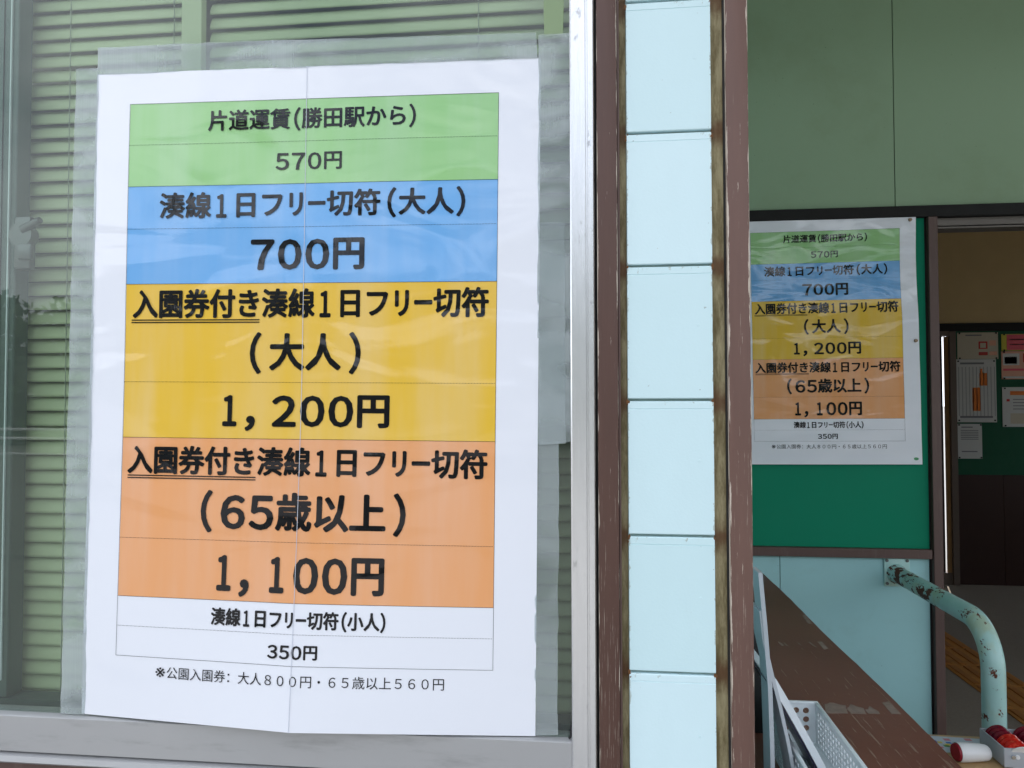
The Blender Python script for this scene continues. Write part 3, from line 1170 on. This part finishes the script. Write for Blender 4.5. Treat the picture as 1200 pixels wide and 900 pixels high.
for mk in marks:
    bm = bmesh.new()
    jag = []
    for i, (xa, ya) in enumerate(mk):
        xb, yb2 = mk[(i + 1) % len(mk)]
        m_ = max(1, int(math.hypot(xb - xa, yb2 - ya) / .006))
        for q in range(m_):
            t = q / m_
            amp = .0035 if ya + yb2 > 2 * sum(p[1] for p in mk) / len(mk) else .0006
            jag.append((xa + (xb - xa) * t + random.uniform(-.0006, .0006), ya + (yb2 - ya) * t + random.uniform(-amp, amp)))
    vs = [bm.verts.new((x, y, ZC + .0002)) for x, y in jag]
    f = bm.faces.new(vs)
    r = bmesh.ops.extrude_face_region(bm, geom=[f])
    bmesh.ops.translate(bm, verts=[v for v in r['geom'] if isinstance(v, bmesh.types.BMVert)], vec=(0, 0, .0003))
    bmesh.ops.recalc_face_normals(bm, faces=bm.faces)
    bm_obj('tape_mark', bm, M['residue'], ct)


# ------------------------------------------------------------------ cards standing on the counter
def leaning(name, pts, y0, y1, zt, thick, m, edge_m, label, cat, lean=0.0, cut=0.0):
    """pts: x at heights from the foot to the top, the sheet runs from y0 (front) to y1 (back)"""
    t = thing(name, label, cat)
    bm = bmesh.new()
    n = 24
    fr, bk = [], []
    for i in range(n + 1):
        s = i / n
        k = s * (len(pts) - 1)
        a = min(int(k), len(pts) - 2)
        f = k - a
        x = pts[a] + (pts[a + 1] - pts[a]) * f
        z = ZC + .0005 + (zt - ZC) * s
        row = []
        for xx in (x, x + thick):
            for yy in (y0, y1):
                zz = z - (cut * s if yy == y1 else 0)
                row.append(bm.verts.new((xx + (lean if yy == y1 else 0), yy, zz)))
        fr.append(row)          # 0 left front,1 left back,2 right front,3 right back
    for a, b in zip(fr, fr[1:]):
        for i, j in ((0, 2), (2, 3), (3, 1), (1, 0)):
            bm.faces.new((a[i], a[j], b[j], b[i]))
    bm.faces.new((fr[0][0], fr[0][1], fr[0][3], fr[0][2]))
    bm.faces.new((fr[-1][0], fr[-1][2], fr[-1][3], fr[-1][1]))
    bmesh.ops.recalc_face_normals(bm, faces=bm.faces)
    me_o = bm_obj('card', bm, m, t)
    bm = bmesh.new()
    for a, b in zip(fr, fr[1:]):
        pass
    bm.free()
    return t


leaning('folder', [.2520, .2510, .2490, .2435, .2370], 1.10, 1.140, 1.2555, .0060, M['board_grey'], None,
        'tall pale grey folder standing nearest the brown post on the counter', 'folder', lean=-.001, cut=.0)
leaning('folder', [.2880, .2815, .2735, .2640, .2530, .2430, .2385], 1.102, 1.150, 1.200, .0050, M['board_grey'], None,
        'curved grey folder leaning between the tall folder and the magazine', 'folder', lean=-.002)
leaning('shade_panel', [.278, .278, .278], 1.33, 1.52, 1.135, .018, M['rubber'], None,  # added black panel, stands in for the shade behind the folders
        'black panel added for the dark shade behind the grey folders', 'shade_panel')
mg = leaning('magazine', [.3450, .3220, .2990, .2750, .2500], 1.105, 1.25, 1.1020, .0120, M['board_edge'], None,
             'thick white magazine with dark cover leaning beside the basket', 'magazine', lean=-.004)
mg2 = leaning('x', [.3418, .3188, .2958, .2718, .2468], 1.107, 1.25, 1.100, .0030, M['dark_print'], None, 'x', 'x', lean=-.004)
ch = mg2.children[0]
ch.parent = mg
ch.name = 'dark_cover'
bpy.data.objects.remove(mg2)

# ------------------------------------------------------------------ basket
bk = thing('basket', 'pale grey perforated plastic basket standing on the brown counter', 'basket')
BX0, BX1, BY0, BY1, BZ0, BZ1 = .292, .3700, 1.02, 1.296, ZC + .001, ZC + .070
TH = .0022


def perforated(name, origin, du, dv, nrm, wid, hei, holes, r, mat, parent, ell=1.0):
    """a thin panel with real round holes, cut as a filled outline and given thickness"""
    cx, cy, nx, ny, mu, mv = holes
    cu = bpy.data.curves.new(name, 'CURVE')
    cu.dimensions = '2D'
    cu.fill_mode = 'BOTH'
    cu.extrude = TH / 2

    def poly(pts):
        sp = cu.splines.new('POLY')
        sp.points.add(len(pts) - 1)
        for p, q in zip(sp.points, pts):
            p.co = (q[0], q[1], 0, 1)
        sp.use_cyclic_u = True
    poly([(0, 0), (wid, 0), (wid, hei), (0, hei)])
    for i in range(nx):
        for j in range(ny):
            ca = mu + (wid - 2 * mu) * (i + .5) / nx
            cb = mv + (hei - 2 * mv) * (j + .5) / ny
            poly([(ca + r * math.cos(2 * math.pi * k / 12), cb + r * ell * math.sin(2 * math.pi * k / 12)) for k in range(12)])
    o = bpy.data.objects.new(name, cu)
    col.objects.link(o)
    bpy.context.view_layer.update()
    me = bpy.data.meshes.new_from_object(o.evaluated_get(bpy.context.evaluated_depsgraph_get()))
    bpy.data.objects.remove(o)
    U, V, N, O = Vector(du), Vector(dv), Vector(nrm), Vector(origin)
    bm = bmesh.new()
    bm.from_mesh(me)
    bpy.data.meshes.remove(me)
    for v in bm.verts:
        v.co = O + U * v.co.x + V * v.co.y + N * (v.co.z + TH / 2)
    bmesh.ops.recalc_face_normals(bm, faces=bm.faces)
    for f in bm.faces:
        f.smooth = False
    return bm_obj(name, bm, mat, parent)


perforated('back_panel', (BX0, BY1, BZ0), (1, 0, 0), (0, 0, 1), (0, 1, 0), BX1 - BX0, .066, (0, 0, 4, 4, .007, .004), .0052, M['basket'], bk)
perforated('side_panel', (BX1, BY0, BZ0), (0, 1, 0), (0, 0, 1), (1, 0, 0), BY1 - BY0, .066, (0, 0, 20, 6, .010, .006), .0034, M['basket'], bk, ell=1.1)
perforated('side_panel', (BX0, BY0, BZ0), (0, 1, 0), (0, 0, 1), (-1, 0, 0), BY1 - BY0, .066, (0, 0, 20, 6, .010, .006), .0034, M['basket'], bk)
perforated('front_panel', (BX0, BY0, BZ0), (1, 0, 0), (0, 0, 1), (0, -1, 0), BX1 - BX0, .066, (0, 0, 4, 4, .007, .004), .0052, M['basket'], bk)
box('basket_floor', M['basket'], bk, BX0, BX1, BY0, BY1, BZ0 - .0005, BZ0 + .002)
bm = bmesh.new()
for a in ((BX0 - .005, BX1 + .005, BY1 - .001, BY1 + .005), (BX0 - .005, BX1 + .005, BY0 - .005, BY0 + .001), (BX1 - .001, BX1 + .005, BY0 + .0012, BY1 - .0012), (BX0 - .005, BX0 + .001, BY0 + .0012, BY1 - .0012)):
    add_box(bm, a[0], a[1], a[2], a[3], BZ0 + .0655, BZ0 + .070, .0012, 2)
bm_obj('rim', bm, M['basket'], bk)

# ------------------------------------------------------------------ table with small goods beyond the counter
tb = thing('side_table', 'tan topped side table between the counter and the handrail', 'table')
ZT = .70
box('table_top', M['plywood'], tb, .60, 1.50, 1.30, 1.900, ZT - .025, ZT, .003, 2)
for lx in (.64, 1.46):
    for ly in (1.34, 1.86):
        box('leg', M['brown_dk'], tb, lx - .018, lx + .018, ly - .018, ly + .018, .0125, ZT - .0255)

lf = thing('leaflet', 'colourful leaflet lying flat on the tan table behind the white stamp', 'leaflet')
bm = bmesh.new()
vs = [bm.verts.new(p) for p in ((.775, 1.888, ZT + .0008), (.945, 1.880, ZT + .0008), (.925, 1.810, ZT + .0008), (.770, 1.800, ZT + .0008))]
bm.faces.new(vs)
r = bmesh.ops.extrude_face_region(bm, geom=bm.faces[:])
bmesh.ops.translate(bm, verts=[v for v in r['geom'] if isinstance(v, bmesh.types.BMVert)], vec=(0, 0, .0006))
bmesh.ops.recalc_face_normals(bm, faces=bm.faces)
bm_obj('sheet', bm, flat('leaflet_paper', (196, 204, 214)), lf)
for i in range(16):
    c = random.choice([('print_blue', (60, 120, 200)), ('print_green', (110, 160, 90)), ('print_yellow', (220, 200, 90)), ('print_pink', (210, 130, 140))])
    px, py = random.uniform(.79, .90), random.uniform(1.825, 1.875)
    s_ = random.uniform(.004, .009)
    box('printed_patch', flat(*c), lf, px - s_, px + s_, py - s_ * .8, py + s_ * .8, ZT + .0015, ZT + .0018)

cup = thing('white_holder', 'white rounded plastic holder with a dark red end lying on the table', 'stamp')
c0, c1 = Vector((.806, 1.760, ZT + .0215)), Vector((.880, 1.772, ZT + .0185))
ax = (c1 - c0).normalized()
bm = bmesh.new()
prev = None
NR = 32
sidev = ax.cross(Vector((0, 0, 1))).normalized()
upx = sidev.cross(ax)
for i, (t, rd) in enumerate([(0, .0200), (.02, .0208), (.25, .0205), (.5, .0195), (.75, .0182), (.88, .0168), (.95, .0142), (.985, .0095), (1.0, .002)]):
    c = c0.lerp(c1, t)
    ring = [bm.verts.new(c + rd * (math.cos(2 * math.pi * k / NR) * sidev + math.sin(2 * math.pi * k / NR) * upx)) for k in range(NR)]
    if prev:
        for k in range(NR):
            bm.faces.new((prev[k], prev[(k + 1) % NR], ring[(k + 1) % NR], ring[k]))
    prev = ring
bm.faces.new(prev)
bmesh.ops.recalc_face_normals(bm, faces=bm.faces)
bm_obj('body', bm, M['white_pl'], cup, smooth=True)
bm = bmesh.new()
add_cyl(bm, c0 - ax * .004, c0 + ax * .004, .0175, .0192, NR)
bm_obj('red_end', bm, M['red_dk'], cup)

case = thing('disc_case', 'grey plastic case packed with red wrapped discs beside the handrail foot', 'box')
CX0, CX1, CY0, CY1 = .892, 1.10, 1.735, 1.835
zc0, zc1 = ZT + .004, ZT + .046
box('front_panel', M['grey_lid'], case, CX0, CX1, CY0, CY0 + .003, zc0, zc1, .001)
box('side_panel', M['grey_lid'], case, CX0, CX0 + .003, CY0 + .0032, CY1, zc0, zc1, .001)
box('side_panel', M['grey_lid'], case, CX1 - .003, CX1, CY0 + .0032, CY1, zc0, zc1, .001)
box('back_panel', M['grey_lid'], case, CX0, CX1, CY1 + .0002, CY1 + .003, zc0, zc1, .001)
box('base_panel', M['grey_lid'], case, CX0 + .004, CX1 - .004, CY0 + .004, CY1 - .001, zc0, zc0 + .003)
k = 0
for r_ in range(3):
    for q in range(6):
        bm = bmesh.new()
        cx = CX0 + .032 + r_ * .062
        cy = CY0 + .012 + q * .0155
        c = Vector((cx + random.uniform(-.002, .002), cy, zc0 + .030))
        add_cyl(bm, c - Vector((0, .0055, .001)), c + Vector((0, .0055, .002)), .026, .026, 28)
        bmesh.ops.bevel(bm, geom=[e for e in bm.edges if len(e.link_faces) == 2 and e.calc_face_angle(0) > 1], offset=.0015, segments=2, affect='EDGES')
        bm_obj('wrapped_disc', bm, M['red'] if q < 3 else M['red2'], case)
        k += 1
for q in range(1):
    bm = bmesh.new()
    add_cyl(bm, (CX0 + .036, CY0 + .0058, zc0 + .0275), (CX0 + .036, CY0 + .0038, zc0 + .0265), .0235, .0235, 28)
    bm_obj('white_disc', bm, M['white_pl'], case)
for dx in (.018, .027):
    bm = bmesh.new()
    add_cyl(bm, (CX0 + dx, CY0 - .0002, zc0 + .024), (CX0 + dx, CY0 - .0035, zc0 + .024), .0048, .0042, 18)
    bm_obj('round_stud', bm, M['white_pl'] if dx > .02 else M['chrome'], case)
bm = bmesh.new()
add_cyl(bm, (CX0 + .026, CY0 + .006, ZT + .0125), (CX0 + .026, CY0 + .002, ZT + .0125), .012, .012, 24)
bm_obj('foot_disc', bm, M['white_pl'], case)

# ------------------------------------------------------------------ far wall of the waiting room
fw = thing('waiting_room_wall', 'dark far wall of the waiting room with green board above brown panelling', 'wall')
box('plaster_band', M['plaster'], fw, 2.98, 5.0, YF, YF + .1, 2.165, 3.0)
box('plaster_band', M['plaster'], fw, .14, 2.979, YF, YF + .1, 2.165, 3.0)
box('picture_rail', M['black'], fw, .14, 5.0, YF - .03, YF + .1, 2.100, 2.1635)
box('green_board', M['green_dk'], fw, 2.985, 5.0, YF, YF + .08, .912, 2.0995)
for x0, x1 in ((2.985, 3.349), (3.351, 3.93), (3.932, 5.0)):
    box('wainscot_panel', M['wainscot'], fw, x0, x1, YF - .006, YF + .08, .012, .9115, .001)
box('plaster_wall', M['plaster'], fw, .14, 1.8, YF, YF + .1, .0, 2.0995)
sdr = thing('sliding_door', 'dark sliding door left slightly open beside the far wall, a bright gap at its edge', 'door')
box('frame_post', M['frame_gb'], sdr, 2.934, 2.984, YF - .045, YF + .02, .013, 2.095, .002)
box('wood_strip', M['wood'], sdr, 2.9035, 2.9335, YF - .02, YF, .013, 2.055, .001)
box('door_stile', M['brown_dk'], sdr, 2.78, 2.8940, YF + .0, YF + .035, .013, 2.08, .002)
box('door_panel', M['brown_dk'], sdr, 1.8005, 2.779, YF + .005, YF + .03, .013, 2.08)
box('frame_head', M['frame_gb'], sdr, 1.8, 2.933, YF - .04, YF + .1, 2.0605, 2.0990)
box('threshold', M['frame_gb'], sdr, 2.8, 2.933, YF - .03, YF + .1, .0125, .11)


def notice(x0, x1, z0, z1, cpaper, label, prints, pins=True, cat='notice'):
    t = thing('notice', label, cat, group=None)
    box('paper', cpaper, t, x0, x1, YF - .004, YF - .002, z0, z1)
    W, H = x1 - x0, z1 - z0
    for (a, b, c, d, m) in prints:
        box('printed_patch', m, t, x0 + a * W, x0 + b * W, YF - .0048, YF - .0043, z1 - d * H, z1 - c * H)
    if pins:
        for px, pz in ((.05, .03), (.95, .03), (.05, .97), (.95, .97)):
            box('pin', M['black'], t, x0 + px * W - .006, x0 + px * W + .006, YF - .009, YF - .005, z1 - pz * H - .006, z1 - pz * H + .006)
    return t


pc = flat('aged_paper', (196, 186, 164))
pw = flat('white_notice_paper', (206, 206, 202))
gr = flat('grey_print', (120, 120, 122))
lg = flat('light_grey_print', (160, 160, 160))
orr = flat('orange_print', (226, 120, 32))
rd = flat('red_print', (190, 52, 44))
pk = flat('pink_print', (226, 96, 110))
pk2 = flat('peach_print', (226, 168, 140))
yl = flat('yellow_print', (210, 200, 70))
nv = flat('navy_print', (60, 62, 92))
notice(3.013, 3.330, 1.868, 2.088, pc, 'cream notice with small red pictures, topmost of the left column', [(.2, .6, .08, .13, gr), (.52, .74, .34, .40, rd), (.52, .56, .40, .62, rd), (.70, .74, .40, .62, rd), (.56, .70, .58, .62, rd), (.78, .95, .3, .5, pk2), (.52, .74, .74, .86, rd), (.78, .97, .72, .86, pk2)])
prs = [(.05 + .09 * i, .07 + .09 * i, .12, .9, lg) for i in range(11)]
prs += [(.58, .78, .22, .42, orr), (.60, .66, .15, .22, orr), (.40, .60, .45, .82, orr), (.08, .9, .90, .93, gr), (.1, .7, .05, .08, gr)]
notice(3.000, 3.310, 1.345, 1.866, pw, 'timetable notice with two orange bars on the far green board', prs)
prs = [(.15, .62, .08 + .0, .11, gr)] + [(.12, .85, .18 + .05 * i, .20 + .05 * i, gr) for i in range(6)] + [(.15, .8, .78, .81, gr)]
notice(3.004, 3.192, 1.045, 1.332, pw, 'small white typed notice, lowest of the left column', prs)
notice(3.356, 3.76, 1.935, 2.072, yl, 'pink and yellow notice at the top of the right column', [(.1, 1, .03, .97, pk), (.16, .9, .3, .36, pw), (.16, .9, .6, .66, pw)])
notice(3.353, 3.75, 1.700, 1.930, pk2, 'peach coloured notice with dark picture below the pink one', [(.03, .35, .08, .5, pw), (.06, .3, .2, .45, nv), (.42, .95, .08, .4, rd), (.03, .97, .62, .70, pk), (.03, .97, .9, .97, pw)])
prs = [(.15, .8, .10, .20, orr), (.08, .14, .30, .36, rd)] + [(.2, .92, .30 + .08 * i, .32 + .08 * i, gr) for i in range(4)] + [(.15, .9, .66, .92, pc)]
notice(3.354, 3.76, 1.308, 1.634, pw, 'white notice with an orange title, lowest of the right column', prs)

# ------------------------------------------------------------------ unseen surroundings set opposite to show in the glass
lv, lf_ = [], []
for i in range(46000):
    x = random.uniform(-36, 36)
    top = 6.4 + 1.5 * math.sin(x * .42 + 1) + .5 * math.sin(x * 1.3) + .2 * math.sin(x * 3.1)
    z = random.uniform(.1, top) if random.random() < .98 else top + random.gauss(0, .15)
    y = -24 + random.gauss(0, .8)
    s_ = random.uniform(.14, .26)
    n_ = Vector((random.gauss(0, 1), random.gauss(0, 1), random.gauss(0, 1))).normalized()
    a = n_.orthogonal().normalized() * s_
    b = n_.cross(a)
    c = Vector((x, y, z))
    k = len(lv)
    lv += [c - a, c - b * .6, c + a, c + b * .6]
    lf_.append((k, k + 1, k + 2, k + 3))
me = bpy.data.meshes.new('row_of_trees')
me.from_pydata(lv, [], lf_)
wood = link('row_of_trees', me, M['leaf'])
wood['kind'] = 'stuff'
tag(wood, 'leafy row of trees across the forecourt', 'trees')
fe = thing('streak_fence', 'white pipe fence added across the forecourt for the streaks it mirrors in the glass', 'fence')  # unseen fence added so its reflection makes the white streaks
wm = flat('white_fence_paint', (230, 232, 232))
for zz in (1.06, 1.20, 1.28):
    bm = bmesh.new()
    add_cyl(bm, (-9.0, -4.9, zz), (-4.25, -4.1, zz), .013, .013, 10)
    bm_obj('fence_rail', bm, wm, fe)
for xx in (-9.0, -6.6, -4.25):
    bm = bmesh.new()
    yy = -4.9 + (xx + 9.0) / 4.75 * .8
    add_cyl(bm, (xx, yy, .001), (xx, yy, 1.3), .03, .03, 12)
    bm_obj('fence_post', bm, wm, fe)
